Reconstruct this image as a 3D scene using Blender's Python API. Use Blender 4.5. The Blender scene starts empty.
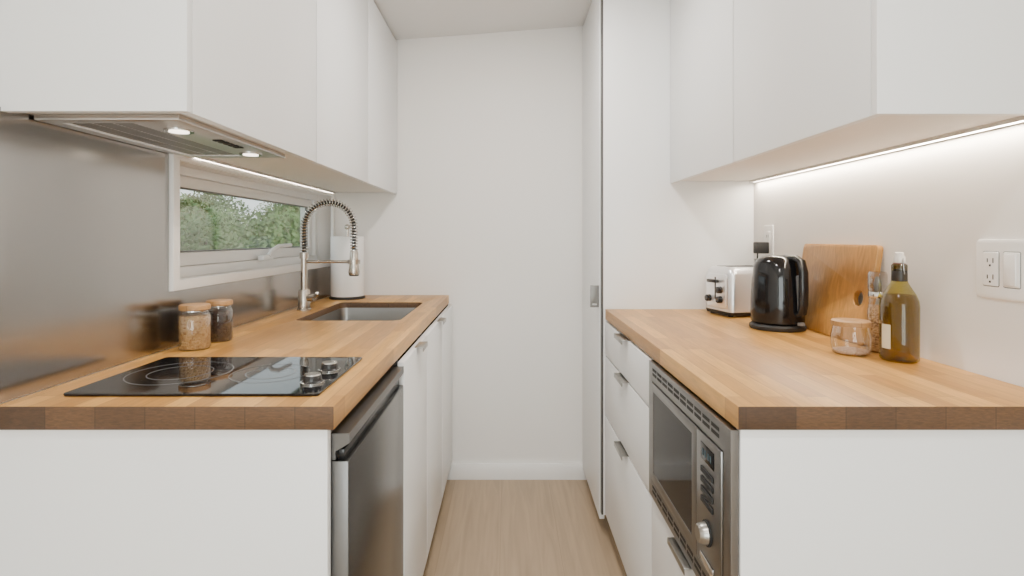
import bpy, bmesh, math, random, bisect
from mathutils import Vector, Matrix
random.seed(7)
scene = bpy.context.scene
COL = scene.collection
W = {}

# ------------------------------------------------------------------ materials
def newmat(name):
    m = bpy.data.materials.new(name); m.use_nodes = True
    nt = m.node_tree
    return m, nt, nt.nodes['Principled BSDF']

def P(name, col, rough=0.5, metal=0.0, noise=0.03, scale=30, bump=0.0, coat=0.0, spec=0.5, stretch=None, aniso=0.0):
    m, nt, b = newmat(name)
    tc = nt.nodes.new('ShaderNodeTexCoord'); mp = nt.nodes.new('ShaderNodeMapping')
    nt.links.new(tc.outputs['Object'], mp.inputs['Vector'])
    if stretch: mp.inputs['Scale'].default_value = stretch
    n = nt.nodes.new('ShaderNodeTexNoise'); n.inputs['Scale'].default_value = scale; n.inputs['Detail'].default_value = 3
    nt.links.new(mp.outputs['Vector'], n.inputs['Vector'])
    r = nt.nodes.new('ShaderNodeMixRGB')
    r.inputs['Color1'].default_value = (*[max(0, c*(1-noise)) for c in col], 1)
    r.inputs['Color2'].default_value = (*[min(1, c*(1+noise)) for c in col], 1)
    nt.links.new(n.outputs['Fac'], r.inputs['Fac'])
    nt.links.new(r.outputs['Color'], b.inputs['Base Color'])
    b.inputs['Roughness'].default_value = rough; b.inputs['Metallic'].default_value = metal
    b.inputs['Coat Weight'].default_value = coat
    b.inputs['Coat Roughness'].default_value = 0.05
    b.inputs['Specular IOR Level'].default_value = spec
    if bump:
        bp = nt.nodes.new('ShaderNodeBump'); bp.inputs['Strength'].default_value = bump; bp.inputs['Distance'].default_value = 0.002
        nt.links.new(n.outputs['Fac'], bp.inputs['Height']); nt.links.new(bp.outputs['Normal'], b.inputs['Normal'])
    return m

def emis(name, col, s):
    m, nt, b = newmat(name)
    b.inputs['Base Color'].default_value = (*col, 1)
    b.inputs['Emission Color'].default_value = (*col, 1); b.inputs['Emission Strength'].default_value = s
    return m

def glassy(name, tint=(1, 1, 1), refl=0.08, rough=0.02):
    m = bpy.data.materials.new(name); m.use_nodes = True; nt = m.node_tree
    nt.nodes.clear()
    o = nt.nodes.new('ShaderNodeOutputMaterial'); mx = nt.nodes.new('ShaderNodeMixShader')
    t = nt.nodes.new('ShaderNodeBsdfTransparent'); g = nt.nodes.new('ShaderNodeBsdfGlossy')
    lw = nt.nodes.new('ShaderNodeLayerWeight'); lw.inputs['Blend'].default_value = 0.35
    mr = nt.nodes.new('ShaderNodeMapRange'); mr.inputs['To Min'].default_value = refl*0.5; mr.inputs['To Max'].default_value = min(1, refl*7)
    t.inputs['Color'].default_value = (*tint, 1); g.inputs['Roughness'].default_value = rough
    nt.links.new(lw.outputs['Facing'], mr.inputs['Value']); nt.links.new(mr.outputs['Result'], mx.inputs['Fac'])
    nt.links.new(t.outputs[0], mx.inputs[1]); nt.links.new(g.outputs[0], mx.inputs[2]); nt.links.new(mx.outputs[0], o.inputs['Surface'])
    return m

def wood(name, c1, c2, bw, rh, order='yx', grain=(1, 1, 1), gs=60, rough=0.4, gdark=0.72, seam=0.0008, seamcol=0.55, bump=0.05, dist=0.6):
    m, nt, b = newmat(name)
    N = nt.nodes.new; L = nt.links.new
    tc = N('ShaderNodeTexCoord'); sp = N('ShaderNodeSeparateXYZ'); cb = N('ShaderNodeCombineXYZ')
    L(tc.outputs['Object'], sp.inputs[0])
    ax = {'x': 'X', 'y': 'Y', 'z': 'Z'}
    L(sp.outputs[ax[order[0]]], cb.inputs[0]); L(sp.outputs[ax[order[1]]], cb.inputs[1])
    br = N('ShaderNodeTexBrick'); br.offset = 0.37; br.offset_frequency = 2; br.squash = 1.0
    br.inputs['Scale'].default_value = 1; br.inputs['Brick Width'].default_value = bw; br.inputs['Row Height'].default_value = rh
    br.inputs['Mortar Size'].default_value = seam; br.inputs['Mortar Smooth'].default_value = 0.2
    br.inputs['Color1'].default_value = (*c1, 1); br.inputs['Color2'].default_value = (*c2, 1)
    br.inputs['Mortar'].default_value = (*[c*seamcol for c in c2], 1)
    L(cb.outputs[0], br.inputs['Vector'])
    mp = N('ShaderNodeMapping'); mp.inputs['Scale'].default_value = grain
    L(tc.outputs['Object'], mp.inputs[0])
    n = N('ShaderNodeTexNoise'); n.inputs['Scale'].default_value = gs; n.inputs['Detail'].default_value = 6; n.inputs['Distortion'].default_value = dist
    L(mp.outputs[0], n.inputs['Vector'])
    mr = N('ShaderNodeMapRange'); mr.inputs['From Min'].default_value = 0.3; mr.inputs['From Max'].default_value = 0.7
    mr.inputs['To Min'].default_value = gdark; mr.inputs['To Max'].default_value = 1.08
    L(n.outputs['Fac'], mr.inputs['Value'])
    mul = N('ShaderNodeMixRGB'); mul.blend_type = 'MULTIPLY'; mul.inputs['Fac'].default_value = 1
    L(br.outputs['Color'], mul.inputs['Color1']); L(mr.outputs['Result'], mul.inputs['Color2'])
    L(mul.outputs['Color'], b.inputs['Base Color'])
    b.inputs['Roughness'].default_value = rough
    bp = N('ShaderNodeBump'); bp.inputs['Strength'].default_value = bump; bp.inputs['Distance'].default_value = 0.001
    L(n.outputs['Fac'], bp.inputs['Height']); L(bp.outputs['Normal'], b.inputs['Normal'])
    return m

M_WALL = P('wall_paint', (0.835, 0.81, 0.78), 0.75, noise=0.01, scale=8, bump=0.02)
M_CEIL = P('ceiling_paint', (0.76, 0.75, 0.735), 0.8, noise=0.01, scale=8)
M_TRIM = P('trim_paint', (0.90, 0.89, 0.875), 0.35, noise=0.01)
M_CAB = P('cabinet_white', (0.845, 0.85, 0.85), 0.36, noise=0.006, scale=5)
M_CARC = P('carcass_white', (0.75, 0.75, 0.74), 0.5, noise=0.01)
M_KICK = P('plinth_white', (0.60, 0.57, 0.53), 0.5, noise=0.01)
M_UNDER = P('under_panel', (0.80, 0.77, 0.73), 0.45, noise=0.02)
M_STEEL = P('brushed_steel', (0.21, 0.205, 0.20), 0.28, 1.0, noise=0.03, scale=40)
M_HANDLE = P('handle_steel', (0.33, 0.32, 0.30), 0.3, 1.0, noise=0.03, scale=40)
M_LATCH = P('latch_steel', (0.20, 0.195, 0.185), 0.45, 0.9, noise=0.03, scale=40)
M_EDGE_SHADOW = P('edge_shadow_tone', (0.10, 0.098, 0.095), 0.5, 0.3, noise=0.03)  # dark tone for the shadow line painted on the pantry panel edge
M_SPLASH = P('splash_steel', (0.385, 0.37, 0.355), 0.20, 1.0, noise=0.06, scale=3, stretch=(1, 2.2, 0.15))
M_STEELH = P('brushed_steel_horizontal', (0.60, 0.58, 0.56), 0.28, 1.0, noise=0.03, scale=10)
M_SLAT = P('filter_slat_steel', (0.36, 0.35, 0.34), 0.35, 1.0, noise=0.03, scale=10)
M_SINK = P('sink_steel', (0.27, 0.26, 0.25), 0.30, 1.0, noise=0.03, scale=10)
M_NICKEL = P('satin_nickel', (0.50, 0.455, 0.40), 0.27, 1.0, noise=0.02)
M_CHROME = P('chrome', (0.62, 0.61, 0.59), 0.14, 1.0, noise=0.02)
M_TOAST = P('toaster_steel', (0.84, 0.85, 0.87), 0.30, 0.8, noise=0.01, scale=10)
M_FRIDGE = P('fridge_steel', (0.125, 0.122, 0.118), 0.25, 1.0, noise=0.02, scale=8)
M_FRIDGE_L = P('fridge_side_grey', (0.17, 0.167, 0.163), 0.36, 0.85, noise=0.03)
M_BLACK = P('black_plastic', (0.010, 0.010, 0.011), 0.25, noise=0.1)
M_BLACKM = P('black_matte', (0.012, 0.012, 0.012), 0.55, noise=0.1)
M_KETTLE = P('kettle_black_gloss', (0.005, 0.005, 0.006), 0.10, noise=0.1, spec=0.45)
M_CERAM = P('ceramic_glass', (0.005, 0.005, 0.006), 0.035, noise=0.1)
M_RING = P('printed_ring', (0.16, 0.16, 0.165), 0.2, noise=0.02)
M_MWGLASS = P('oven_glass', (0.003, 0.003, 0.004), 0.08, noise=0.1, spec=0.12)
M_GREY = P('grey_plastic', (0.16, 0.16, 0.16), 0.4, noise=0.05)
M_WPLAST = P('white_plastic', (0.86, 0.85, 0.83), 0.3, noise=0.01)
M_PVC = P('window_vinyl', (0.88, 0.87, 0.85), 0.35, noise=0.01)
M_SLOT = P('dark_slot', (0.015, 0.015, 0.015), 0.7, noise=0.1)
M_PAPER = P('paper_towel', (0.88, 0.87, 0.85), 0.9, noise=0.02, scale=90, bump=0.4)
M_CARD = P('cardboard', (0.35, 0.24, 0.14), 0.8, noise=0.1)
M_GLASS = glassy('clear_glass', (0.96, 0.965, 0.96), 0.10)
M_WGLASS = glassy('window_glass', (0.95, 0.97, 0.95), 0.04, 0.0)
M_OLIVE = glassy('olive_glass', (0.72, 0.68, 0.30), 0.06)
M_NECK = glassy('olive_neck_glass', (0.30, 0.24, 0.06), 0.06)
M_OIL = glassy('olive_oil', (0.66, 0.53, 0.09), 0.03)
M_LED = emis('led_strip', (1.0, 0.88, 0.72), 9)
M_LAMP = emis('hood_lamp_lens', (1.0, 0.90, 0.76), 4.5)
M_FILL_LENS = emis('ceiling_fill_lens', (1.0, 0.95, 0.88), 12)  # glowing lens of the added ceiling fill lights
M_DISP = emis('display_teal', (0.02, 0.06, 0.08), 0.1)
M_WORK = wood('butcher_block', (0.66, 0.355, 0.095), (0.40, 0.19, 0.042), 0.42, 0.038, 'yx', (9, 0.8, 9), 14, 0.36, 0.80, 0.0006, 0.70)
M_END = wood('butcher_block_end_grain', (0.125, 0.060, 0.022), (0.062, 0.028, 0.010), 0.084, 2.0, 'xz', (6, 20, 30), 14, 0.5, 0.60, 0.0006, 0.6)
M_FLOOR = wood('oak_plank_floor', (0.44, 0.325, 0.215), (0.405, 0.295, 0.19), 6.0, 0.23, 'yx', (5, 0.30, 5), 7, 0.42, 0.86, 0.0008, 0.78, dist=1.0)
M_BOARD = wood('cutting_board_wood', (0.50, 0.255, 0.068), (0.46, 0.23, 0.058), 2.0, 0.6, 'zy', (5, 9, 2.0), 6, 0.4, 0.68, 0.0001, 0.9, dist=1.6)
M_LID = wood('lid_wood', (0.40, 0.215, 0.08), (0.34, 0.18, 0.065), 2.0, 1.0, 'xy', (1, 12, 12), 20, 0.5, 0.75)

def speckle(name, cols, scale):
    m, nt, b = newmat(name)
    tc = nt.nodes.new('ShaderNodeTexCoord'); v = nt.nodes.new('ShaderNodeTexVoronoi'); v.inputs['Scale'].default_value = scale
    cr = nt.nodes.new('ShaderNodeValToRGB'); sx = nt.nodes.new('ShaderNodeSeparateXYZ')
    nt.links.new(tc.outputs['Object'], v.inputs['Vector']); nt.links.new(v.outputs['Color'], sx.inputs[0]); nt.links.new(sx.outputs[0], cr.inputs[0])
    e = cr.color_ramp.elements
    e[0].color = (*cols[0], 1); e[1].color = (*cols[-1], 1)
    for i, c in enumerate(cols[1:-1]):
        k = e.new((i+1)/(len(cols)-1)); k.color = (*c, 1)
    nt.links.new(cr.outputs[0], b.inputs['Base Color'])
    bp = nt.nodes.new('ShaderNodeBump'); bp.inputs['Strength'].default_value = 0.9; bp.inputs['Distance'].default_value = 0.004; bp.invert = True
    nt.links.new(v.outputs['Distance'], bp.inputs['Height']); nt.links.new(bp.outputs['Normal'], b.inputs['Normal'])
    b.inputs['Roughness'].default_value = 0.6
    return m
M_GRAIN = speckle('grain_fill', [(0.36, 0.21, 0.08), (0.50, 0.32, 0.14), (0.28, 0.14, 0.05)], 190)
M_BEAN = speckle('bean_fill', [(0.018, 0.008, 0.006), (0.04, 0.016, 0.010), (0.010, 0.005, 0.004)], 140)
M_SALT = speckle('salt_fill', [(0.66, 0.45, 0.32), (0.76, 0.58, 0.45), (0.55, 0.35, 0.24)], 300)
M_SPICE = speckle('spice_fill', [(0.42, 0.23, 0.09), (0.60, 0.37, 0.17), (0.22, 0.11, 0.045)], 260)
M_LEAF = speckle('leaf_green', [(0.08, 0.15, 0.035), (0.14, 0.23, 0.06), (0.05, 0.10, 0.025), (0.27, 0.27, 0.09)], 0.7)
M_BARK = P('bark', (0.10, 0.07, 0.045), 0.9, noise=0.3, scale=10)
M_GRASS = P('grass', (0.09, 0.15, 0.04), 0.9, noise=0.3, scale=3)

# ------------------------------------------------------------------ builders
def thing(name, loc, label, cat, group=None):
    e = bpy.data.objects.new(name, None); e.empty_display_size = 0.05
    COL.objects.link(e); e.location = loc; W[e] = Vector(loc)
    e['label'] = label; e['category'] = cat
    if group: e['group'] = group
    return e

def finish(name, bm, mat, parent=None, label=None, cat=None, group=None, smooth=40, origin=None, recalc=True):
    if recalc: bmesh.ops.recalc_face_normals(bm, faces=bm.faces)
    vs = [v.co for v in bm.verts]
    mn = Vector([min(v[i] for v in vs) for i in range(3)]); mx = Vector([max(v[i] for v in vs) for i in range(3)])
    if origin is None: origin = Vector(((mn.x+mx.x)/2, (mn.y+mx.y)/2, mn.z))
    origin = Vector(origin)
    bmesh.ops.translate(bm, verts=bm.verts, vec=-origin)
    me = bpy.data.meshes.new(name); bm.to_mesh(me); bm.free()
    for mm in (mat if isinstance(mat, (list, tuple)) else [mat]): me.materials.append(mm)
    if smooth:
        me.shade_smooth(); me.set_sharp_from_angle(angle=math.radians(smooth))
    o = bpy.data.objects.new(name, me); COL.objects.link(o)
    W[o] = origin
    if parent is not None:
        o.parent = parent; o.location = origin - W[parent]
    else: o.location = origin
    if label: o['label'] = label
    if cat: o['category'] = cat
    if group: o['group'] = group
    return o

def bm_box(bm, x0, x1, y0, y1, z0, z1, bev=0.0):
    vs = [bm.verts.new((x, y, z)) for z in (z0, z1) for (x, y) in ((x0, y0), (x1, y0), (x1, y1), (x0, y1))]
    fs = [(0, 3, 2, 1), (4, 5, 6, 7), (0, 1, 5, 4), (1, 2, 6, 5), (2, 3, 7, 6), (3, 0, 4, 7)]
    F = [bm.faces.new([vs[i] for i in f]) for f in fs]
    if bev:
        es = list({e for f in F for e in f.edges})
        bmesh.ops.bevel(bm, geom=es, offset=bev, segments=2, affect='EDGES', profile=0.5)

def box(name, x0, x1, y0, y1, z0, z1, mat, parent=None, bev=0.001, **k):
    bm = bmesh.new(); bm_box(bm, x0, x1, y0, y1, z0, z1, bev)
    return finish(name, bm, mat, parent, **k)

def boxes(name, lst, mat, parent=None, bev=0.0005, **k):
    bm = bmesh.new()
    for b in lst: bm_box(bm, *b, bev)
    return finish(name, bm, mat, parent, **k)

def bm_lathe(bm, prof, c, n=40, axis='z', capb=True, capt=True):
    rings = []
    for r, h in prof:
        ring = []
        for i in range(n):
            a = 2*math.pi*i/n; u, v = r*math.cos(a), r*math.sin(a)
            if axis == 'z': p = (c[0]+u, c[1]+v, c[2]+h)
            elif axis == 'x': p = (c[0]+h, c[1]+u, c[2]+v)
            else: p = (c[0]+u, c[1]+h, c[2]+v)
            ring.append(bm.verts.new(p))
        rings.append(ring)
    for a, b in zip(rings, rings[1:]):
        for i in range(n): bm.faces.new((a[i], a[(i+1) % n], b[(i+1) % n], b[i]))
    if capb: bm.faces.new(rings[0])
    if capt: bm.faces.new(rings[-1])

def lathe(name, prof, c, mat, parent=None, n=40, axis='z', capb=True, capt=True, **k):
    bm = bmesh.new(); bm_lathe(bm, prof, c, n, axis, capb, capt)
    return finish(name, bm, mat, parent, **k)

def rr(cx, cy, w, d, r, n=6):
    pts = []
    for sx, sy, a0 in ((1, 1, 0), (-1, 1, 90), (-1, -1, 180), (1, -1, 270)):
        for i in range(n+1):
            a = math.radians(a0+90*i/n)
            pts.append((cx+sx*(w/2-r)+r*math.cos(a), cy+sy*(d/2-r)+r*math.sin(a)))
    return pts

def bm_loft(bm, rings, capa=True, capb=True):
    R = [[bm.verts.new(p) for p in ring] for ring in rings]
    n = len(R[0])
    for a, b in zip(R, R[1:]):
        for i in range(n): bm.faces.new((a[i], a[(i+1) % n], b[(i+1) % n], b[i]))
    if capa: bm.faces.new(R[0])
    if capb: bm.faces.new(R[-1])

def loft(name, rings, mat, parent=None, capa=True, capb=True, **k):
    bm = bmesh.new(); bm_loft(bm, rings, capa, capb)
    return finish(name, bm, mat, parent, **k)

def bm_tube(bm, pts, r, n=8, sx=1.0):
    pts = [Vector(p) for p in pts]; m = len(pts)
    rad = r if isinstance(r, (list, tuple)) else [r]*m
    t0 = (pts[1]-pts[0]).normalized()
    up = Vector((0, 0, 1)) if abs(t0.z) < 0.9 else Vector((0, 1, 0))
    nrm = (up - t0*up.dot(t0)).normalized()
    R = []
    for i in range(m):
        t = ((pts[i+1] if i+1 < m else pts[i]) - (pts[i-1] if i else pts[i])).normalized()
        nrm = (nrm - t*nrm.dot(t)).normalized(); bn = t.cross(nrm)
        R.append([bm.verts.new(pts[i]+rad[i]*(math.cos(2*math.pi*j/n)*nrm+sx*math.sin(2*math.pi*j/n)*bn)) for j in range(n)])
    for a, b in zip(R, R[1:]):
        for j in range(n): bm.faces.new((a[j], a[(j+1) % n], b[(j+1) % n], b[j]))
    bm.faces.new(R[0]); bm.faces.new(R[-1])

def tube(name, pts, r, mat, parent=None, n=10, sx=1.0, **k):
    bm = bmesh.new(); bm_tube(bm, pts, r, n, sx)
    return finish(name, bm, mat, parent, **k)

def arc(c, r, a0, a1, n, plane='xz'):
    out = []
    for i in range(n+1):
        a = math.radians(a0+(a1-a0)*i/n); u, v = r*math.cos(a), r*math.sin(a)
        out.append((c[0]+u, c[1], c[2]+v) if plane == 'xz' else (c[0], c[1]+u, c[2]+v))
    return out

MYZ = lambda x0: Matrix(((0, 0, 1, x0), (1, 0, 0, 0), (0, 1, 0, 0), (0, 0, 0, 1)))
MXZ = lambda y0: Matrix(((1, 0, 0, 0), (0, 0, -1, y0), (0, 1, 0, 0), (0, 0, 0, 1)))
MXY = lambda z0: Matrix.Translation((0, 0, z0))

def plate_bm(outer, holes, thick, M, bev=0.0):
    cu = bpy.data.curves.new('c', 'CURVE'); cu.dimensions = '2D'; cu.fill_mode = 'BOTH'
    cu.extrude = max(thick/2-bev, 0); cu.bevel_depth = bev; cu.offset = -bev; cu.bevel_resolution = 1
    for loop in [outer]+list(holes):
        s = cu.splines.new('POLY'); s.points.add(len(loop)-1); s.use_cyclic_u = True
        for p, q in zip(s.points, loop): p.co = (q[0], q[1], 0, 1)
    o = bpy.data.objects.new('c', cu); COL.objects.link(o)
    bpy.context.view_layer.update()
    dg = bpy.context.evaluated_depsgraph_get()
    me = bpy.data.meshes.new_from_object(o.evaluated_get(dg))
    bm = bmesh.new(); bm.from_mesh(me)
    bmesh.ops.remove_doubles(bm, verts=bm.verts, dist=1e-6)
    bmesh.ops.translate(bm, verts=bm.verts, vec=(0, 0, thick/2))
    bmesh.ops.transform(bm, matrix=M, verts=bm.verts)
    bpy.data.objects.remove(o); bpy.data.curves.remove(cu); bpy.data.meshes.remove(me)
    return bm

def plate(name, outer, holes, thick, M, mat, parent=None, bev=0.0, **k):
    return finish(name, plate_bm(outer, holes, thick, M, bev), mat, parent, **k)

def rect(a0, a1, b0, b1): return [(a0, b0), (a1, b0), (a1, b1), (a0, b1)]

def structure(o): o['kind'] = 'structure'; return o

# ------------------------------------------------------------------ room numbers
XL, XR = -0.87, 0.98
YF = 2.73
YB = -2.6
CT = 0.91
def cz(x): return 2.176+(x+0.551)*0.075

structure(box('floor', XL-0.15, XR+0.15, YB-0.15, YF+0.15, -0.1, 0, M_FLOOR, bev=0, smooth=0, origin=(-0.03, -2.9, 0)))
bm = bmesh.new()
xa, xb, ya, yb = XL-0.15, XR+0.15, YB-0.15, YF+0.15
v = [bm.verts.new(p) for p in ((xa, ya, cz(xa)), (xb, ya, cz(xb)), (xb, yb, cz(xb)), (xa, yb, cz(xa)), (xa, ya, cz(xa)+.1), (xb, ya, cz(xb)+.1), (xb, yb, cz(xb)+.1), (xa, yb, cz(xa)+.1))]
for f in ((0, 3, 2, 1), (4, 5, 6, 7), (0, 1, 5, 4), (1, 2, 6, 5), (2, 3, 7, 6), (3, 0, 4, 7)): bm.faces.new([v[i] for i in f])
structure(finish('ceiling', bm, M_CEIL, smooth=0))
WY0, WY1, WZ0, WZ1 = 1.43, 2.70, 1.08, 1.40
structure(plate('wall_left', rect(YB, YF, 0, cz(XL)), [rect(WY0, WY1, WZ0, WZ1)], 0.15, MYZ(XL-0.15), M_WALL, smooth=0))
structure(plate('wall_right', rect(YB, YF, 0, cz(XR)), [], 0.15, MYZ(XR), M_WALL, smooth=0))
structure(plate('wall_far', [(XL-.15, 0), (XR+.15, 0), (XR+.15, cz(XR+.15)), (XL-.15, cz(XL-.15))], [], 0.15, MXZ(YF+0.15), M_WALL, smooth=0))
structure(plate('wall_back', [(XL-.15, 0), (XR+.15, 0), (XR+.15, cz(XR+.15)), (XL-.15, cz(XL-.15))], [rect(-0.7, 0.8, 0.15, 2.05)], 0.15, MXZ(YB), M_WALL, smooth=0))
structure(box('baseboard_far', -0.32, 0.40, YF-0.018, YF-0.0005, 0.0, 0.078, M_TRIM, bev=0.0012))

# made-up rear glazed opening, added behind the viewer to let light in
w2 = thing('added_fill_window', (0.05, YB-0.08, 0.15), 'large white framed glazed opening added behind the viewer to let light in', 'window'); structure(w2); del w2['category']
plate('frame', rect(-0.7, 0.8, 0.15, 2.05), [rect(-0.64, 0.02, 0.21, 1.99), rect(0.08, 0.74, 0.21, 1.99)], 0.05, MXZ(YB-0.05), M_PVC, w2)  # frame of the added rear opening
box('glass', -0.65, 0.75, YB-0.078, YB-0.074, 0.2, 2.0, M_WGLASS, w2, bev=0)  # pane of the added rear opening

# side window
w1 = thing('window_1', (XL-0.06, 2.06, 1.057), 'white vinyl awning window with wide casing above the steel backsplash', 'window'); structure(w1); del w1['category']
plate('casing', rect(1.407, 2.722, 1.057, 1.414), [rect(WY0+0.006, WY1-0.004, WZ0+0.004, WZ1-0.004)], 0.014, MYZ(XL+0.0005), M_PVC, w1, bev=0.002)
plate('frame', rect(WY0, WY1, WZ0, WZ1), [rect(WY0+0.03, WY1-0.035, WZ0+0.03, WZ1-0.025)], 0.06, MYZ(XL-0.125), M_PVC, w1, bev=0.003)
sash = plate('sash', rect(WY0+0.031, WY1-0.036, WZ0+0.031, WZ1-0.026), [rect(WY0+0.072, WY1-0.077, WZ0+0.070, WZ1-0.058)], 0.04, MYZ(XL-0.118), M_PVC, w1, bev=0.004)
box('glass', XL-0.104, XL-0.098, WY0+0.070, WY1-0.075, WZ0+0.068, WZ1-0.056, M_WGLASS, w1, bev=0)
plate('gasket', rect(WY0+0.0722, WY1-0.0772, WZ0+0.0702, WZ1-0.0582), [rect(WY0+0.077, WY1-0.082, WZ0+0.075, WZ1-0.063)], 0.012, MYZ(XL-0.097), M_GREY, w1)
hb = box('crank_handle', XL-0.064, XL-0.040, 2.05, 2.14, WZ0+0.028, WZ0+0.048, M_WPLAST, w1, bev=0.005)
tube('lever', [(XL-0.045, 2.10, WZ0+0.044), (XL-0.04, 2.12, WZ0+0.064), (XL-0.036, 2.17, WZ0+0.080), (XL-0.034, 2.29, WZ0+0.084)], [0.009, 0.0085, 0.008, 0.007], M_WPLAST, hb)

# ------------------------------------------------------------------ backsplash
o = plate('backsplash_panel', [(0.93, CT+0.001), (2.727, CT+0.001), (2.727, 1.055), (1.405, 1.055), (1.405, 1.417), (0.93, 1.417)], [], 0.003, MYZ(XL+0.0003), M_SPLASH, smooth=0,
      label='brushed stainless steel backsplash sheet behind the cooktop', cat='backsplash')

# ------------------------------------------------------------------ worktops
def endgrain(o, hole=None):
    ox_, oy_ = o.location.x, o.location.y
    for p in o.data.polygons:
        if p.normal.y < -0.7: p.material_index = 1
        elif hole and abs(p.normal.z) < 0.5:
            X, Y = p.center.x+ox_, p.center.y+oy_
            if hole[0]-0.01 < X < hole[1]+0.01 and hole[2]-0.01 < Y < hole[3]+0.01: p.material_index = 1
SX0, SX1, SY0, SY1 = -0.735, -0.372, 1.885, 2.42
o = plate('worktop', rect(XL+0.005, -0.293, 0.924, YF-0.001), [rr((SX0+SX1)/2, (SY0+SY1)/2, SX1-SX0, SY1-SY0, 0.03)], 0.04, MXY(CT-0.04), [M_WORK, M_END], bev=0.0015,
          label='oak butcher block worktop with a sink cutout and dark end grain', cat='countertop'); endgrain(o, (SX0, SX1, SY0, SY1))
o = plate('worktop', rect(0.387, XR-0.001, 0.924, 2.188), [], 0.04, MXY(CT-0.04), [M_WORK, M_END], bev=0.0015,
          label='oak butcher block worktop carrying toaster, kettle and bottle', cat='countertop'); endgrain(o)

# ------------------------------------------------------------------ cabinets
def carcass(parent, x0, x1, y0, y1, z0, z1, mat=M_CARC, top=False, front='none'):
    t = 0.016
    L = [(x0, x1, y0, y0+t, z0, z1), (x0, x1, y1-t, y1, z0, z1), (x0, x1, y0+t, y1-t, z0, z0+t)]
    if x0 < 0: L.append((x0, x0+t, y0+t, y1-t, z0+t, z1 - (t if top else 0)))
    else: L.append((x1-t, x1, y0+t, y1-t, z0+t, z1 - (t if top else 0)))
    if top: L.append((x0, x1, y0+t, y1-t, z1-t, z1))
    return boxes('body', L, mat, parent, bev=0)

def tab_handle(parent, side, xf, yc, ztop, w=0.11):
    s = side
    bm = bmesh.new()
    xa, xb = sorted((xf - s*0.006, xf + s*0.020)); bm_box(bm, xa, xb, yc-w/2, yc+w/2, ztop, ztop+0.0022, 0.0004)
    xa, xb = sorted((xf + s*0.018, xf + s*0.0205)); bm_box(bm, xa, xb, yc-w/2, yc+w/2, ztop-0.012, ztop+0.002, 0.0004)
    return finish('handle', bm, M_HANDLE, parent, label='brushed metal tab handle')

# left base run
box('end_panel', XL+0.002, -0.306, 0.932, 0.950, 0.0, 0.869, M_CAB, bev=0.001, label='plain white end panel closing the base units under the cooktop', cat='cabinet panel')

c = thing('base_cabinet', (-0.58, 1.69, 0.1), 'white base cabinet with one flat door beside the fridge', 'cabinet')
carcass(c, XL+0.02, -0.296, 1.462, 1.869, 0.1, 0.868, M_SLOT)
d = box('door', -0.294, -0.275, 1.464, 1.8665, 0.1, 0.862, M_CAB, c, bev=0.0012); tab_handle(d, 1, -0.275, 1.70, 0.8625, 0.09)
c = thing('base_cabinet', (-0.58, 2.31, 0.1), 'white sink base cabinet with flat front', 'cabinet')
carcass(c, XL+0.02, -0.296, 1.87, 2.72, 0.1, 0.868, M_SLOT)
d = box('door', -0.294, -0.275, 1.8735, 2.2915, 0.1, 0.862, M_CAB, c, bev=0.0012); tab_handle(d, 1, -0.275, 2.22, 0.8625, 0.09)
d = box('door', -0.294, -0.275, 2.2985, 2.718, 0.1, 0.862, M_CAB, c, bev=0.0012)
box('plinth', -0.345, -0.33, 1.465, 2.715, 0.0, 0.0985, M_KICK, label='white recessed toe kick board under base cabinets', cat='plinth')

# fridge
fz = thing('mini_fridge', (-0.58, 1.207, 0), 'stainless steel under-counter fridge beneath the cooktop', 'fridge')
box('body', -0.84, -0.310, 0.954, 1.458, 0.02, 0.855, M_FRIDGE_L, fz, bev=0.004)
for fx in (-0.8, -0.35):
    for fy in (0.99, 1.42): lathe('foot', [(0.018, 0), (0.018, 0.02)], (fx, fy, 0.0), M_BLACKM, fz, n=16)
fd = box('door', -0.308, -0.2765, 0.956, 1.457, 0.06, 0.805, M_FRIDGE, fz, bev=0.003)
box('side_trim', -0.3085, -0.2775, 0.9545, 0.957, 0.06, 0.805, M_FRIDGE_L, fd, bev=0.0005)
cap = loft('top_cap', [[(-0.308, y, 0.807), (-0.30, y, 0.807), (-0.30, y, 0.822), (-0.276, y, 0.836), (-0.276, y, 0.853), (-0.308, y, 0.853)] for y in (0.956, 1.457)], M_FRIDGE_L, fz)
box('grip_recess', -0.299, -0.287, 0.965, 1.45, 0.8055, 0.822, M_BLACK, fz, bev=0.001)

# right base run
box('end_panel', 0.394, XR-0.002, 0.932, 0.950, 0.0, 0.869, M_CAB, bev=0.001, label='plain white end panel closing the base units beside the microwave', cat='cabinet panel')
c = thing('base_cabinet', (0.68, 1.21, 0.1), 'white base cabinet housing the microwave above a deep drawer', 'cabinet')
boxes('body', [(0.404, 0.96, 0.952, 0.966, 0.1, 0.868), (0.404, 0.96, 1.462, 1.476, 0.1, 0.868), (0.404, 0.96, 0.966, 1.462, 0.1, 0.116), (0.404, 0.96, 0.966, 1.462, 0.495, 0.508), (0.945, 0.96, 0.966, 1.462, 0.12, 0.49)], M_CARC, c, bev=0)
d = box('drawer', 0.385, 0.4025, 0.952, 1.476, 0.1, 0.505, M_CAB, c, bev=0.0015); tab_handle(d, -1, 0.385, 1.2, 0.5055, 0.12)
c = thing('base_cabinet', (0.68, 1.83, 0.1), 'white base cabinet with three flat drawers and tab handles', 'cabinet')
carcass(c, 0.404, 0.96, 1.48, 2.184, 0.1, 0.868, M_SLOT)
for z0, z1 in ((0.1, 0.4905), (0.4970, 0.7265), (0.7330, 0.862)):
    d = box('drawer', 0.385, 0.4025, 1.481, 2.184, z0, z1, M_CAB, c, bev=0.0012); tab_handle(d, -1, 0.385, 1.83, z1+0.0005, 0.13)
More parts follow.
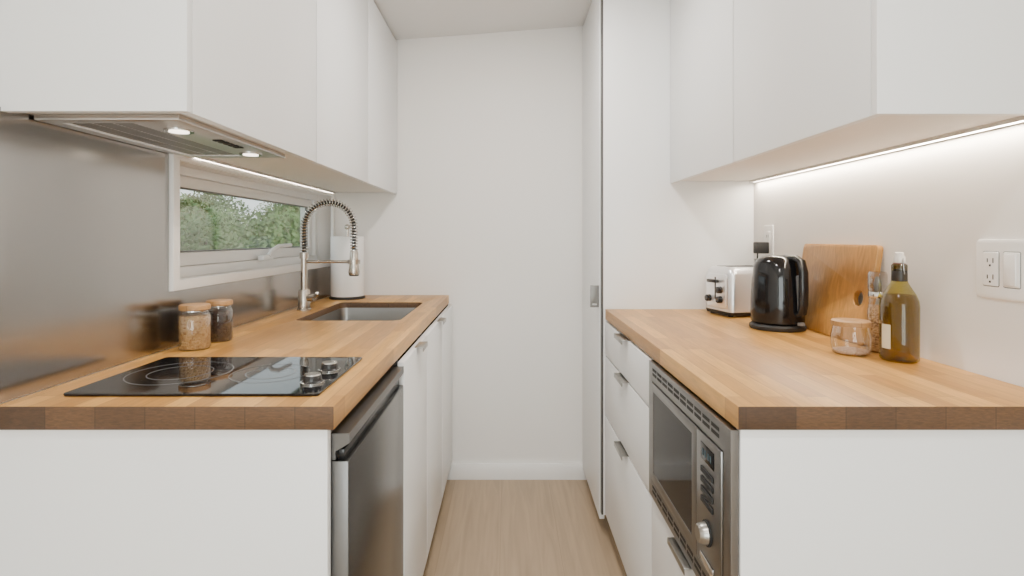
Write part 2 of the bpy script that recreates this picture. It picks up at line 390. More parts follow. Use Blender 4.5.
box('plinth', 0.43, 0.445, 0.952, 2.184, 0.0, 0.0985, M_KICK, label='white recessed toe kick board under drawers', cat='plinth')

# tall cabinet
t = thing('tall_cabinet', (0.68, 2.46, 0), 'tall white pantry cabinet reaching the ceiling beside the worktop', 'cabinet')
TZ = 2.236
box('side_panel', 0.380, XR-0.001, 2.19, 2.208, 0.09, TZ, M_CAB, t, bev=0.001)
box('edge_shadow_strip', 0.3725, 0.3798, 2.192, 2.214, 0.09, TZ, M_EDGE_SHADOW, t, bev=0.0005, label='dark vertical strip painted in for the shadow line')  # added strip, its dark colour stands in for the shadow line
boxes('body', [(0.392, 0.97, 2.212, 2.228, 0.09, TZ), (0.40, 0.97, 2.71, 2.726, 0.09, TZ), (0.955, 0.97, 2.228, 2.71, 0.09, TZ), (0.40, 0.955, 2.228, 2.71, 0.09, 0.106), (0.40, 0.955, 2.228, 2.71, TZ-0.016, TZ)], M_SLOT, t, bev=0)
td = box('door', 0.369, 0.389, 2.218, 2.726, 0.06, TZ-0.002, M_CAB, t, bev=0.0015)
box('plinth', 0.43, 0.445, 2.192, 2.726, 0.0, 0.088, M_KICK, t, bev=0.001)
plate('handle', rect(0.334, 0.3685, 0.912, 1.000), [rect(0.342, 0.3605, 0.921, 0.927)], 0.006, MXZ(2.236), M_LATCH, td, bev=0.0004, label='small square brushed metal latch pull')

# upper cabinets
UZ = 1.42
def upper(side, y0, y1, ztop, label, endp=False):
    if side < 0: x0, x1, d0, d1 = XL+0.001, -0.573, -0.569, -0.549
    else: x0, x1, d0, d1 = 0.667, XR-0.001, 0.645, 0.663
    c = thing('wall_cabinet', ((x0+x1)/2, (y0+y1)/2, UZ), label, 'cabinet')
    t = 0.016
    dtop = ztop+(0.012 if side < 0 else 0)
    ys = y0+t
    L = [(x0, x1, y1-t, y1, UZ, ztop), (x0, x1, y0+t, y1-t, ztop-t, ztop)]
    if not endp: L.append((x0, x1, y0, y0+t, UZ, ztop))
    boxes('body', L, M_SLOT, c, bev=0)
    if endp:
        if side < 0: box('end_panel', x0, d1, y0, y0+t, UZ-0.010, ztop, M_CAB, c, bev=0.001)
        else: box('end_panel', d0, x1, y0, y0+t, UZ-0.010, ztop, M_CAB, c, bev=0.001)
    box('bottom_panel', x0, x1, (y0+t if endp else y0), y1, UZ-0.001, UZ+t, M_UNDER, c, bev=0)
    box('door', d0, d1, (ys+0.0025 if endp else y0+0.002), y1-0.002, UZ-0.010, dtop, M_CAB, c, bev=0.0008)
    return c
for i, (y0, y1, l) in enumerate(((0.940, 1.577, 'white handleless wall cabinet housing the extractor hood'), (1.578, 2.164, 'white handleless wall cabinet above the window'), (2.165, 2.727, 'white handleless wall cabinet above the sink'))):
    upper(-1, y0, y1, 2.15, l, i == 0)
for i, (y0, y1, l) in enumerate(((0.961, 1.576, 'white handleless wall cabinet above the cutting board'), (1.577, 2.188, 'white handleless wall cabinet beside the tall pantry'))):
    upper(1, y0, y1, 2.255, l, i == 0)

# extractor hood
h = thing('extractor_hood', (-0.73, 1.25, 1.405), 'flush stainless steel extractor hood with two round lamps', 'extractor hood')
plate('body', rect(-0.862, -0.598, 1.0, 1.475), [rect(-0.835, -0.70, 1.03, 1.45)], 0.011, MXY(1.4075), M_STEELH, h, bev=0.002)
bm = bmesh.new(); bm_box(bm, -0.8345, -0.7005, 1.0305, 1.4495, 1.4115, 1.4185, 0)
o = finish('filter', bm, M_STEELH, h)
boxes('filter_slats', [(-0.828+k_*0.0405, -0.794+k_*0.0405, 1.037+i*0.0098, 1.0410+i*0.0098, 1.4105, 1.4114) for i in range(41) for k_ in range(3)], M_SLAT, h, bev=0)
for ly in (1.095, 1.40):
    r = lathe('lamp', [(0.027, 0), (0.027, 0.003)], (-0.655, ly, 1.4045), M_CHROME, h, n=28)
    lathe('lens', [(0.018, 0), (0.018, 0.0012)], (-0.655, ly, 1.4030), M_LAMP, r, n=28, label='glowing warm lamp lens')
boxes('button', [(-0.645, -0.625, 1.20+i*0.022, 1.214+i*0.022, 1.405, 1.4074) for i in range(5)], M_SLOT, h, bev=0.0005)

# under cabinet lights
def strip(side, y0, y1, label, power):
    x = XL+0.012 if side < 0 else XR-0.016
    s = thing('under_cabinet_light', (x, (y0+y1)/2, 1.411), label, 'light')
    boxes('housing', [(x-0.012, x-0.004, y0, y1, 1.4115, 1.419), (x+0.004, x+0.011, y0, y1, 1.4115, 1.419), (x-0.004, x+0.004, y0, y1, 1.4155, 1.419)], M_STEELH, s, bev=0)
    box('diffuser', x-0.0038, x+0.0038, y0+0.004, y1-0.004, 1.4122, 1.4154, M_LED, s, bev=0.0005, label='glowing warm white diffuser')
    l = bpy.data.lights.new('led_light', 'AREA'); l.shape = 'RECTANGLE'; l.size = 0.10; l.size_y = y1-y0-0.02; l.energy = power; l.color = (1.0, 0.87, 0.70)
    l.spread = math.radians(170)
    lo = bpy.data.objects.new('led_light', l); COL.objects.link(lo); lo.location = (x-(0.04 if side > 0 else -0.045), (y0+y1)/2, 1.4165)
    lo.visible_camera = True
    l.size = 0.006; lo.location = (x, (y0+y1)/2, 1.4118)
strip(-1, 1.48, 2.70, 'slim warm LED strip under the cabinets above the window', 2.6)
strip(1, 0.99, 2.17, 'slim warm LED strip under the cabinets along the wall', 5.0)

# ------------------------------------------------------------------ sink
s = thing('sink', ((SX0+SX1)/2, (SY0+SY1)/2, 0.70), 'undermount rectangular stainless steel sink in the worktop', 'sink')
cx, cy = (SX0+SX1)/2, (SY0+SY1)/2; w, dd = SX1-SX0, SY1-SY0
def ring(w_, d_, r_, z): return [(x, y, z) for x, y in rr(cx, cy, w_, d_, r_)]
loft('basin', [ring(w-0.0006, dd-0.0006, 0.030, 0.872), ring(w-0.0006, dd-0.0006, 0.03, 0.886), ring(w-0.005, dd-0.005, 0.029, 0.8865), ring(w-0.006, dd-0.006, 0.029, 0.884), ring(w-0.008, dd-0.008, 0.03, 0.73), ring(w-0.02, dd-0.02, 0.03, 0.712), ring(w-0.06, dd-0.06, 0.02, 0.705)],
     M_SINK, s, capa=False, capb=True, recalc=False)
lathe('drain', [(0.042, 0.0), (0.042, 0.003), (0.03, 0.003), (0.028, 0.001), (0.012, 0.001), (0.010, 0.004)], (cx, cy+0.08, 0.7055), M_CHROME, s, n=28)

# ------------------------------------------------------------------ faucet
FX, FY = -0.797, 2.15
f = thing('kitchen_faucet', (FX, FY, CT), 'brushed nickel spring neck pull-down faucet at the sink', 'faucet')
lathe('base', [(0.027, 0), (0.027, 0.006), (0.023, 0.010), (0.022, 0.075), (0.019, 0.082), (0.0, 0.082)], (FX, FY, CT+0.0003), M_NICKEL, f, n=28, capt=False)
tube('riser', [(FX, FY, CT+0.08), (FX, FY, 1.12)], 0.0125, M_NICKEL, f, n=20)
lathe('collar', [(0.017, 0), (0.017, 0.022), (0.014, 0.025)], (FX, FY, 1.113), M_NICKEL, f, n=24)
HX = -0.602; R_ = (HX-FX)/2; ZC = 1.235
path = [(FX, FY, 1.13+i*(ZC-1.13)/8) for i in range(8)] + arc((FX+R_, FY, ZC), R_, 180, 0, 28) + [(HX, FY, ZC-0.012*i) for i in range(1, 9)]
tube('hose', path, 0.0075, M_BLACKM, f, n=10)
pv = [Vector(p) for p in path]; cum = [0]
for a, b in zip(pv, pv[1:]): cum.append(cum[-1]+(b-a).length)
Lt = cum[-1]; turns = int(Lt/0.0112); hel = []
for i in range(turns*12+1):
    sdist = Lt*i/(turns*12); k = min(max(bisect.bisect_right(cum, sdist)-1, 0), len(pv)-2)
    fr = (sdist-cum[k])/(cum[k+1]-cum[k]); p = pv[k].lerp(pv[k+1], fr); tt = (pv[k+1]-pv[k]).normalized()
    yv = Vector((0, 1, 0)); n2 = tt.cross(yv).normalized(); a = 2*math.pi*i/12
    hel.append(p+0.0140*(math.cos(a)*yv+math.sin(a)*n2))
tube('spring', hel, 0.0023, M_CHROME, f, n=6)
zt = ZC-0.096
lathe('spray_head', [(0.020, 0), (0.0215, 0.012), (0.019, 0.03), (0.0165, 0.05), (0.0165, 0.085), (0.013, 0.095)], (HX, FY, zt-0.09), M_NICKEL, f, n=28)
lathe('spray_nozzle', [(0.017, 0), (0.0195, 0.004)], (HX, FY, zt-0.0945), M_BLACKM, f, n=28)
tube('support_arm', [(FX+0.012, FY, 1.10), (FX+0.05, FY, 1.10), (HX-0.022, FY, 1.10)], 0.006, M_NICKEL, f, n=12)
bm = bmesh.new(); bm_lathe(bm, [(0.0175, -0.008), (0.024, -0.008), (0.024, 0.008), (0.0175, 0.008), (0.0175, -0.008)], (HX, FY, 1.10), 28, capb=False, capt=False)
finish('holder_ring', bm, M_NICKEL, f)
tube('lever', [(FX+0.02, FY-0.005, CT+0.05), (FX+0.04, FY-0.01, CT+0.052), (FX+0.045, FY-0.012, CT+0.052)], 0.014, M_NICKEL, f, n=16)
tube('lever_arm', [(FX+0.045, FY-0.02, CT+0.055), (FX+0.065, FY-0.04, CT+0.064), (FX+0.075, FY-0.07, CT+0.075)], [0.007, 0.006, 0.005], M_NICKEL, f, n=12)

# ------------------------------------------------------------------ paper towel
px_, py_ = -0.755, 2.585
t = thing('paper_towel_holder', (px_, py_, CT), 'white paper towel roll upright on a dark metal stand', 'paper towel holder')
lathe('stand_base', [(0.082, 0), (0.082, 0.008), (0.078, 0.010)], (px_, py_, CT+0.0003), M_BLACKM, t, n=40)
tube('post', [(px_, py_, CT+0.01), (px_, py_, CT+0.325)], 0.006, M_NICKEL, t, n=12)
lathe('knob', [(0.006, 0), (0.011, 0.003), (0.014, 0.012), (0.011, 0.021), (0.003, 0.025)], (px_, py_, CT+0.323), M_NICKEL, t, n=20)
lathe('paper_roll', [(0.020, 0.001), (0.0735, 0), (0.075, 0.004), (0.075, 0.274), (0.0735, 0.278), (0.020, 0.277), (0.020, 0.001)], (px_, py_, CT+0.012), M_PAPER, t, n=56, capb=False, capt=False)
lathe('cardboard_core', [(0.0185, 0), (0.0195, 0), (0.0195, 0.279), (0.0185, 0.279), (0.0185, 0)], (px_, py_, CT+0.012), M_CARD, t, n=32, capb=False, capt=False)

# ------------------------------------------------------------------ cooktop
CX0, CX1, CY0, CY1 = -0.797, -0.338, 0.98, 1.285
k = thing('cooktop', ((CX0+CX1)/2, (CY0+CY1)/2, CT), 'black glass two-zone electric cooktop set on the worktop', 'cooktop')
loft('glass_top', [[(x, y, CT+z) for x, y in rr((CX0+CX1)/2, (CY0+CY1)/2, CX1-CX0-i, CY1-CY0-i, 0.008)] for z, i in ((0.0004, 0.002), (0.004, 0), (0.0055, 0.002))], M_CERAM, k)
for bx, by, rad in ((-0.675, 1.135, 0.098), (-0.487, 1.13, 0.078)):
    bm = bmesh.new()
    for rr_ in (rad, rad*0.62):
        bm_lathe(bm, [(rr_-0.0016, 0), (rr_, 0), (rr_, 0.0003), (rr_-0.0016, 0.0003), (rr_-0.0016, 0)], (bx, by, CT+0.0056), 64, capb=False, capt=False)
    finish('cooking_zone', bm, M_RING, k, label='thin grey printed burner rings')
for ky in (1.055, 1.155):
    kb = lathe('knob', [(0.020, 0), (0.020, 0.003), (0.0175, 0.005), (0.0165, 0.013), (0.015, 0.015)], (-0.375, ky, CT+0.0057), M_BLACK, k, n=32)
    lathe('knob_cap', [(0.0155, 0), (0.0148, 0.002)], (-0.375, ky, CT+0.0208), M_CHROME, kb, n=32)
    lathe('knob_skirt', [(0.0225, 0), (0.0225, 0.0025), (0.0205, 0.003)], (-0.375, ky, CT+0.0057), M_CHROME, kb, n=32)

# ------------------------------------------------------------------ jars
def jar(x, y, r, hh, fill, fillh, label):
    j = thing('storage_jar', (x, y, CT), label, 'jar', 'storage jars by the backsplash')
    lathe('glass', [(r*0.9, 0), (r, 0.005), (r, hh*0.72), (r*0.88, hh*0.80), (r*0.86, hh*0.85)], (x, y, CT+0.0004), M_GLASS, j, capt=False)
    lathe('contents', [(r*0.88, 0), (r*0.95, 0.005), (r*0.95, fillh-0.003), (r*0.85, fillh)], (x, y, CT+0.003), fill, j, label='dry goods filling the jar')
    lathe('lid', [(r*0.9, 0), (r*0.98, 0.002), (r*0.98, hh*0.10), (r*0.93, hh*0.12)], (x, y, CT+hh*0.86), M_LID, j, label='pale wooden lid')
    tube('rim_seal', [(x+r*0.885*math.cos(a), y+r*0.885*math.sin(a), CT+hh*0.85) for a in [i*2*math.pi/32 for i in range(33)]], 0.0018, M_CHROME, j, n=6)
jar(-0.800, 1.405, 0.037, 0.116, M_GRAIN, 0.084, 'glass jar of pale grain with a wooden lid')
jar(-0.795, 1.515, 0.034, 0.114, M_BEAN, 0.082, 'glass jar of dark beans with a wooden lid')

# ------------------------------------------------------------------ toaster
tx, ty = 0.862, 2.045
T = thing('toaster', (tx, ty, CT), 'brushed steel two-slice toaster with dials and lever', 'toaster')
def tr(w_, d_, r_, z): return [(x, y, z) for x, y in rr(tx, ty, w_, d_, r_)]
Lw, Dw = 0.185, 0.165
loft('shell', [tr(Lw, Dw, 0.02, CT+0.018), tr(Lw, Dw, 0.022, CT+0.15), tr(Lw-0.004, Dw-0.012, 0.026, CT+0.168), tr(Lw-0.012, Dw-0.035, 0.03, CT+0.176), tr(Lw-0.03, Dw-0.06, 0.03, CT+0.178)], M_TOAST, T, smooth=50)
loft('base', [tr(Lw+0.006, Dw-0.01, 0.02, CT+0.006), tr(Lw+0.010, Dw+0.002, 0.02, CT+0.017)], M_BLACKM, T)
for fx in (-0.075, 0.075):
    for fy in (-0.055, 0.055): lathe('foot', [(0.01, 0), (0.01, 0.006)], (tx+fx, ty+fy, CT+0.0002), M_BLACKM, T, n=14)
boxes('bread_slot', [(tx-0.068, tx+0.072, ty-0.042, ty-0.014, CT+0.1765, CT+0.1790), (tx-0.068, tx+0.072, ty+0.014, ty+0.042, CT+0.1765, CT+0.1790)], M_SLOT, T, bev=0.0003)
ex = tx-Lw/2
loft('end_panel', [[(xx, y, z) for y, z in rr(ty, CT+0.09, 0.13-i, 0.125-i, 0.015)] for xx, i in ((ex-0.0005, 0), (ex-0.006, 0), (ex-0.009, 0.006))], M_TOAST, T)
boxes('lever', [(ex-0.03, ex-0.0095, ty-0.025, ty+0.025, CT+0.12, CT+0.132)], M_BLACK, T, bev=0.003)
box('lever_slot', ex-0.0096, ex-0.0088, ty-0.004, ty+0.004, CT+0.06, CT+0.14, M_SLOT, T, bev=0)
for dy, dz in ((-0.035, 0.06), (0.035, 0.06), (-0.035, 0.095)):
    lathe('dial', [(0.013, 0), (0.012, -0.014), (0.010, -0.016)], (ex-0.0095, ty+dy, CT+dz), M_BLACK, T, n=24, axis='x')
T.rotation_euler = (0, 0, math.radians(12))

# ------------------------------------------------------------------ kettle
kx, ky = 0.842, 1.72
K = thing('electric_kettle', (kx, ky, CT), 'glossy black electric kettle on its power base', 'kettle')
lathe('power_base', [(0.078, 0), (0.081, 0.004), (0.081, 0.012), (0.074, 0.018)], (kx, ky, CT+0.0003), M_BLACKM, K, n=48)
lathe('body', [(0.070, 0.019), (0.0765, 0.024), (0.0775, 0.05), (0.0765, 0.10), (0.073, 0.155), (0.068, 0.195), (0.063, 0.207)], (kx, ky, CT), M_KETTLE, K, n=56)
lathe('lid', [(0.062, 0.2075), (0.058, 0.216), (0.045, 0.225), (0.02, 0.229), (0.001, 0.230)], (kx, ky, CT), M_KETTLE, K, n=48)
bm = bmesh.new()
bm_loft(bm, [[(kx-0.050, ky-0.024, CT+0.208), (kx-0.050, ky+0.024, CT+0.208), (kx-0.060, ky+0.018, CT+0.165), (kx-0.060, ky-0.018, CT+0.165)],
             [(kx-0.072, ky-0.014, CT+0.212), (kx-0.072, ky+0.014, CT+0.212), (kx-0.072, ky+0.010, CT+0.178), (kx-0.072, ky-0.010, CT+0.178)],
             [(kx-0.083, ky-0.006, CT+0.215), (kx-0.083, ky+0.006, CT+0.215), (kx-0.077, ky+0.004, CT+0.197), (kx-0.077, ky-0.004, CT+0.197)]])
finish('spout', bm, M_KETTLE, K)
hp = [(kx+0.045, ky, CT+0.219), (kx+0.066, ky, CT+0.221), (kx+0.083, ky, CT+0.212), (kx+0.092, ky, CT+0.180), (kx+0.093, ky, CT+0.13), (kx+0.092, ky, CT+0.085), (kx+0.087, ky, CT+0.058), (kx+0.075, ky, CT+0.052)]
tube('handle', hp, 0.0105, M_BLACK, K, n=14, sx=1.5)
box('switch', kx+0.078, kx+0.090, ky-0.01, ky+0.01, CT+0.02, CT+0.03, M_GREY, K, bev=0.002)
loft('water_gauge', [[(xx, y, z) for y, z in rr(ky, CT+0.115, 0.014, 0.11, 0.006)] for xx in (kx+0.0695, kx+0.0785)], M_GREY, K)
lathe('lid_button', [(0.01, 0), (0.009, 0.004)], (kx+0.03, ky, CT+0.2265), M_GREY, K, n=20)
K.rotation_euler = (0, 0, math.radians(-66))

# ------------------------------------------------------------------ cutting board (leaning)
B0, B1 = 1.430, 1.79
bw, bh = B1-B0, 0.266
hc = (0.050, 0.120)
hole = [(hc[0]+0.021*math.cos(i*math.pi/16), hc[1]+0.021*math.sin(i*math.pi/16)) for i in range(32)]
bmx = plate_bm(rr(bw/2, bh/2, bw, bh, 0.012), [hole[::-1]], 0.016, MYZ(0), 0.002)
cb = finish('cutting_board', bmx, [M_BOARD], origin=(0, 0, 0), label='warm wooden cutting board with a thumb hole leaning on the wall', cat='cutting board')
cb.location = (0.9235, B0, CT+0.002); cb.rotation_euler = (0, math.radians(8.5), 0)

# ------------------------------------------------------------------ bottle
ox, oy = 0.905, 1.272
O = thing('oil_bottle', (ox, oy, CT), 'olive green glass oil bottle with swing-top stopper', 'bottle')
lathe('glass', [(0.034, 0), (0.0385, 0.004), (0.039, 0.124), (0.0375, 0.138), (0.032, 0.153), (0.024, 0.167), (0.0175, 0.179), (0.0148, 0.188)], (ox, oy, CT+0.0003), M_OLIVE, O, n=44, capt=False)
lathe('oil', [(0.032, 0.004), (0.0365, 0.008), (0.037, 0.123), (0.0355, 0.137), (0.030, 0.151), (0.028, 0.152)], (ox, oy, CT), M_OIL, O, n=40)
lathe('neck', [(0.0148, 0.188), (0.0140, 0.205), (0.0158, 0.207), (0.0158, 0.220), (0.0130, 0.223)], (ox, oy, CT+0.0003), M_NECK, O, n=36)
lathe('neck_band', [(0.0155, 0), (0.0162, 0.002), (0.0156, 0.026), (0.0145, 0.028)], (ox, oy, CT+0.183), P('neck_band_dark', (0.02, 0.014, 0.008), 0.4), O, n=36)
lathe('stopper', [(0.009, 0), (0.0122, 0.002), (0.0122, 0.014), (0.0090, 0.019), (0.0090, 0.024), (0.006, 0.026)], (ox, oy, CT+0.2245), P('stopper_ceramic', (0.72, 0.70, 0.66), 0.3), O, n=24)
lathe('gasket', [(0.012, 0), (0.012, 0.0015)], (ox, oy, CT+0.2228), P('red_rubber', (0.25, 0.05, 0.02), 0.6), O, n=24)
for s_ in (-1, 1):
    tube('wire_bail', [(ox, oy+s_*0.0165, CT+0.200), (ox-0.003, oy+s_*0.0185, CT+0.212), (ox-0.002, oy+s_*0.0155, CT+0.230), (ox, oy+s_*0.0125, CT+0.236)], 0.0010, M_SLAT, O, n=6)
bm = bmesh.new()
pts0 = [(math.radians(178+i*4)) for i in range(9)]
bm_loft(bm, [[(ox+r*math.cos(a), oy+r*math.sin(a), CT+z) for a, r in [(a, 0.0396) for a in pts0]+[(a, 0.0392) for a in reversed(pts0)]] for z in (0.030, 0.085)])
finish('label_sticker', bm, P('pale_label', (0.60, 0.53, 0.36), 0.5), O, label='small pale paper label')

# spice grinder
gx, gy = 0.922, 1.372
G = thing('spice_grinder', (gx, gy, CT), 'tall clear glass spice grinder beside the oil bottle', 'spice grinder')
lathe('glass', [(0.021, 0), (0.0235, 0.004), (0.0225, 0.10), (0.019, 0.125), (0.0185, 0.135)], (gx, gy, CT+0.0003), M_GLASS, G, n=32, capt=False)
lathe('contents', [(0.020, 0.003), (0.0215, 0.006), (0.0205, 0.100), (0.018, 0.115)], (gx, gy, CT), M_SPICE, G, n=32)
lathe('collar', [(0.0195, 0), (0.0205, 0.003), (0.0205, 0.014), (0.019, 0.016)], (gx, gy, CT+0.134), M_CHROME, G, n=32)
lathe('cap', [(0.0205, 0), (0.0215, 0.01), (0.021, 0.04), (0.018, 0.048)], (gx, gy, CT+0.151), glassy('smoky_glass', (0.75, 0.72, 0.68), 0.15), G, n=32)
lathe('grinder_burr', [(0.008, 0), (0.009, 0.02), (0.004, 0.036)], (gx, gy, CT+0.1505), M_GREY, G, n=20)

# small jar
jx, jy = 0.838, 1.345
J = thing('glass_jar', (jx, jy, CT), 'small round glass jar with a thin wooden lid', 'jar')
lathe('glass', [(0.034, 0), (0.040, 0.004), (0.0435, 0.02), (0.0435, 0.045), (0.040, 0.060), (0.0385, 0.068)], (jx, jy, CT+0.0003), M_GLASS, J, n=44, capt=False)
lathe('contents', [(0.033, 0.003), (0.038, 0.006), (0.039, 0.010), (0.030, 0.012), (0.004, 0.014)], (jx, jy, CT), M_SALT, J, n=40, label='coarse salt in the jar bottom')
lathe('lid', [(0.038, 0), (0.0425, 0.001), (0.0425, 0.012), (0.040, 0.014)], (jx, jy, CT+0.0685), M_LID, J, n=44, label='pale wooden lid')

# ------------------------------------------------------------------ microwave
M = thing('microwave_oven', (0.62, 1.205, 0.51), 'built-in stainless steel microwave with black glass door', 'microwave')
MX = 0.378
mz0, mz1 = 0.512, 0.866
box('body', 0.405, 0.82, 0.97, 1.455, 0.512, 0.85, M_GREY, M, bev=0.003)
iy0, iy1, iz0, iz1 = 0.968, 1.442, 0.560, 0.818
plate('trim_frame', rect(0.934, 1.4755, mz0, mz1), [rect(iy0, iy1, iz0, iz1)], 0.0145, MYZ(MX), M_STEEL, M, bev=0.0015)
for za, zb in ((0.834, 0.846), (0.529, 0.541)):
    boxes('vent_grille', [(MX-0.0006, MX+0.0012, 0.985+i*0.0462, 1.022+i*0.0462, zz, zz+0.0070) for i in range(10) for zz in (za, zb)], M_SLOT, M, bev=0)
dy0 = 1.095
md = plate('door', rect(dy0+0.001, iy1-0.002, iz0+0.002, iz1-0.002), [rect(dy0+0.030, iy1-0.020, iz0+0.026, iz1-0.024)], 0.024, MYZ(MX-0.003), M_STEEL, M, bev=0.002)
box('window', MX-0.0015, MX+0.018, dy0+0.0295, iy1-0.0195, iz0+0.0255, iz1-0.0235, M_MWGLASS, md, bev=0)
cp = box('control_panel', MX-0.003, MX+0.02, iy0+0.002, dy0-0.001, iz0+0.002, iz1-0.002, M_STEEL, M, bev=0.002)
box('display', MX-0.0042, MX-0.003, 1.0, 1.068, 0.768, 0.800, M_MWGLASS, cp, bev=0.0003)
boxes('display_digits', [(MX-0.0046, MX-0.0043, 1.012+i*0.012+(0.004 if i > 1 else 0), 1.0185+i*0.012+(0.004 if i > 1 else 0), 0.777, 0.790) for i in range(4)], M_DISP, cp, bev=0)
for r_ in range(4):
    box('button', MX-0.0062, MX-0.003, 1.004, 1.064, 0.744-r_*0.019, 0.755-r_*0.019, M_SLOT, cp, bev=0.001)
box('button', MX-0.0062, MX-0.003, 1.000, 1.068, 0.571, 0.588, M_CHROME, cp, bev=0.001)
dl = lathe('dial', [(0.021, 0), (0.019, -0.010), (0.017, -0.017), (0.015, -0.019)], (MX-0.003, 1.034, 0.638), M_HANDLE, cp, n=40, axis='x')
lathe('dial_ring', [(0.0235, 0), (0.0235, -0.003), (0.022, -0.004)], (MX-0.0028, 1.034, 0.638), M_SLOT, cp, n=40, axis='x')

# ------------------------------------------------------------------ wall outlets
o = thing('switch_plate', (XR, 1.085, 1.073), 'white double wall plate with outlet and rocker switch', 'outlet')
xs = XR-0.0065
pl = plate('cover', rr(1.085, 1.131, 0.118, 0.118, 0.008), [], 0.006, MYZ(xs), M_WPLAST, o, bev=0.0015)
for cyy in (1.062, 1.108):
    plate('insert', rr(cyy, 1.131, 0.034, 0.068, 0.003), [], 0.0035, MYZ(xs-0.0025), M_WPLAST, o, bev=0.001)
    tube('insert_gap', [(xs-0.0002, y, z) for y, z in rr(cyy, 1.131, 0.036, 0.070, 0.003)]+[(xs-0.0002, *rr(cyy, 1.131, 0.036, 0.070, 0.003)[0])], 0.0008, M_GREY, o, n=5)
boxes('rocker', [(xs-0.006, xs-0.0026, 1.049, 1.075, 1.101, 1.161)], M_WPLAST, o, bev=0.0015)
for zz in (1.115, 1.148):
    boxes('socket', [(xs-0.0030, xs-0.0024, 1.100, 1.102, zz-0.005, zz+0.005), (xs-0.0030, xs-0.0024, 1.113, 1.115, zz-0.004, zz+0.004), (xs-0.0030, xs-0.0024, 1.106, 1.110, zz-0.012, zz-0.008)], M_SLOT, o, bev=0)

yo = 2.06
o = thing('wall_outlet', (XR, yo, 1.125), 'white single wall outlet above the toaster', 'outlet')
plate('cover', rr(yo, 1.183, 0.072, 0.116, 0.006), [], 0.006, MYZ(xs), M_WPLAST, o, bev=0.0015)
plate('insert', rr(yo, 1.183, 0.034, 0.068, 0.003), [], 0.003, MYZ(xs-0.002), M_WPLAST, o, bev=0.001)
boxes('socket', [(xs-0.0026, xs-0.0020, yo-0.007, yo-0.005, 1.195, 1.205), (xs-0.0026, xs-0.0020, yo+0.005, yo+0.007, 1.195, 1.205)], M_SLOT, o, bev=0)
pg = thing('power_plug', (XR-0.03, yo, 1.135), 'black power plug in the wall outlet', 'plug')
box('plug_body', XR-0.055, xs-0.0025, yo-0.018, yo+0.018, 1.135, 1.178, M_BLACKM, pg, bev=0.004)
tube('cord', [(XR-0.045, yo, 1.137), (XR-0.045, yo+0.002, 1.115), (XR-0.03, yo+0.01, 1.09)], 0.003, M_BLACKM, pg, n=8)

# ------------------------------------------------------------------ added ceiling fill lights, out of view
def ceiling_fill(x, y, power):
    z = cz(x)-0.0035
    d = thing('added_ceiling_fill', (x, y, z), 'round ceiling light with white ring, added out of view as fill', 'added fill light', 'added ceiling fill lights')
    lathe('ceiling_fill_ring', [(0.048, -0.004), (0.062, -0.003), (0.064, 0.0), (0.048, 0.0), (0.048, -0.004)], (x, y, z), M_TRIM, d, n=36, capb=False, capt=False)
    lathe('lens', [(0.047, -0.002), (0.047, 0.0)], (x, y, z), M_FILL_LENS, d, n=36)
    l = bpy.data.lights.new('ceiling_fill_lamp', 'AREA'); l.shape = 'DISK'; l.size = 0.12; l.energy = power; l.color = (1.0, 0.95, 0.89)
    lo = bpy.data.objects.new('ceiling_fill_lamp', l); COL.objects.link(lo); lo.location = (x, y, z-0.012)
for x, y, p in ((0.05, 1.75, 13), (0.05, 0.3, 12), (0.05, -1.0, 13)): ceiling_fill(x, y, p)
l = bpy.data.lights.new('rear_fill_light', 'AREA'); l.shape = 'RECTANGLE'; l.size = 1.5; l.size_y = 1.9; l.energy = 80; l.color = (0.95, 0.98, 1.0)  # fill panel added outside the rear opening to brighten the room
lo = bpy.data.objects.new('rear_fill_light', l); COL.objects.link(lo); lo.location = (0.05, YB-0.22, 1.1); lo.rotation_euler = (math.radians(90), 0, 0)
for ly in (1.095, 1.40):
    l = bpy.data.lights.new('hood_spot', 'SPOT'); l.energy = 4; l.spot_size = math.radians(120); l.spot_blend = 0.6; l.color = (1, 0.88, 0.72); l.shadow_soft_size = 0.02
    lo = bpy.data.objects.new('hood_spot', l); COL.objects.link(lo); lo.location = (-0.655, ly, 1.398)
# outdoor sun on the trees
l = bpy.data.lights.new('sun', 'SUN'); l.energy = 3.5; l.angle = math.radians(6); l.color = (1, 0.96, 0.9)
lo = bpy.data.objects.new('sun', l); COL.objects.link(lo)
lo.rotation_euler = Vector((-0.7, 0.15, -0.75)).to_track_quat('-Z', 'Y').to_euler()

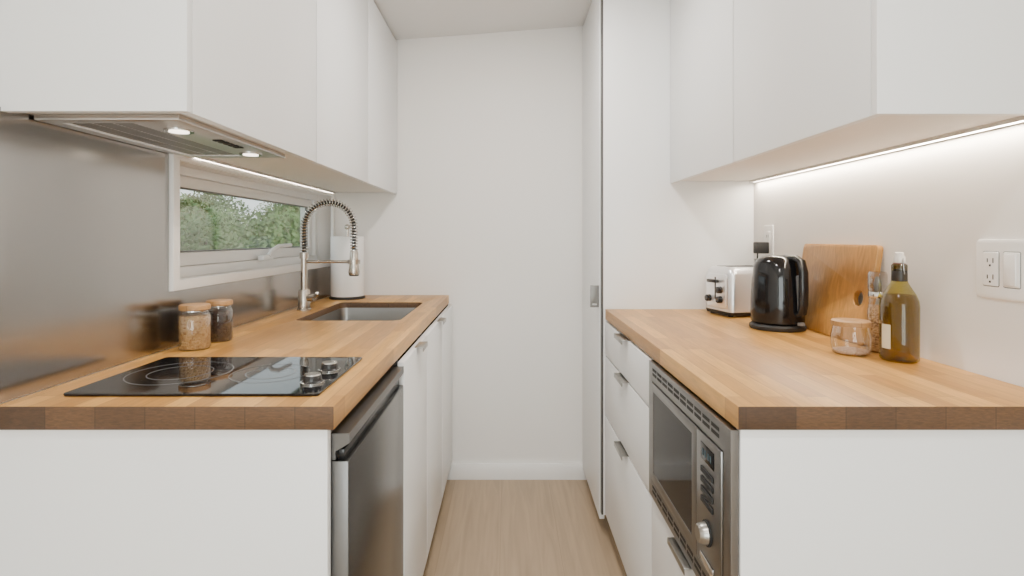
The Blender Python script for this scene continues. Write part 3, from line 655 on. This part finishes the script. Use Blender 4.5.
# ------------------------------------------------------------------ outside
GZ = -2.0
g = box('ground', -60, -1.2, -10, 70, GZ-0.1, GZ, M_GRASS, bev=0, smooth=0); g['kind'] = 'structure'
bm = bmesh.new()
for i in range(15000):
    u = Vector((random.gauss(0, 1), random.gauss(0, 1), random.gauss(0, 1))).normalized()*(random.random()**0.42)
    wob = 1+0.18*math.sin(3*math.atan2(u.y, u.x)+4*u.z)
    c_ = Vector((u.x*1.6*wob, u.y*1.6*wob, 2.2+u.z*2.1*(0.85+0.15*wob)))
    a = Vector((random.gauss(0, 1), random.gauss(0, 1), random.gauss(0, 1))).normalized(); b_ = a.orthogonal().normalized()
    s1, s2 = random.uniform(0.04, 0.085), random.uniform(0.025, 0.05)
    bm.faces.new([bm.verts.new(c_+q) for q in (a*s1, b_*s2, -a*s1, -b_*s2)])
fol = bpy.data.meshes.new('foliage'); bm.to_mesh(fol); bm.free(); fol.materials.append(M_LEAF)
bm = bmesh.new(); bm_tube(bm, [(0, 0, 0), (0.05, 0, 1.0), (0, 0.05, 2.2), (0.05, 0, 3.4)], [0.13, 0.10, 0.07, 0.03], 10)
trk = bpy.data.meshes.new('trunk'); bm.to_mesh(trk); bm.free(); trk.materials.append(M_BARK)
for i, (x, y, s_) in enumerate(((-5.6, 13.4, 0.92), (-8.6, 15.6, 0.97), (-6.8, 18.6, 1.0), (-11.6, 20.0, 1.1), (-9.4, 24.0, 1.12), (-15.8, 26.0, 1.25), (-12.0, 30.0, 1.3), (-18.6, 34.5, 1.45))):
    t = thing('tree', (x, y, GZ), 'leafy green tree outside the window', 'tree', 'trees outside the window')
    t.scale = (s_, s_, s_); t.rotation_euler = (0, 0, i*1.3)
    for nm, me in (('trunk', trk), ('foliage', fol)):
        q = bpy.data.objects.new(nm, me); COL.objects.link(q); q.parent = t
        if nm == 'foliage': q['kind'] = 'stuff'

# ------------------------------------------------------------------ world
wd = bpy.data.worlds.new('World'); scene.world = wd; wd.use_nodes = True
nt = wd.node_tree; bg = nt.nodes['Background']
tc = nt.nodes.new('ShaderNodeTexCoord'); sx = nt.nodes.new('ShaderNodeSeparateXYZ'); cr = nt.nodes.new('ShaderNodeValToRGB')
nt.links.new(tc.outputs['Generated'], sx.inputs[0]); nt.links.new(sx.outputs[2], cr.inputs[0]); nt.links.new(cr.outputs[0], bg.inputs[0])
cr.color_ramp.elements[0].color = (0.80, 0.84, 0.86, 1); cr.color_ramp.elements[1].color = (0.55, 0.68, 0.85, 1)
bg.inputs[1].default_value = 2.4

# ------------------------------------------------------------------ camera
cam = bpy.data.cameras.new('Camera'); co = bpy.data.objects.new('Camera', cam); COL.objects.link(co)
cam.sensor_width = 36; cam.lens = 550/1024*36
cam.shift_x = 4/1024; cam.shift_y = -50/1024; cam.clip_start = 0.02
co.location = (0, 0, 1.193); co.rotation_euler = (math.radians(90), 0, 0)
scene.camera = co
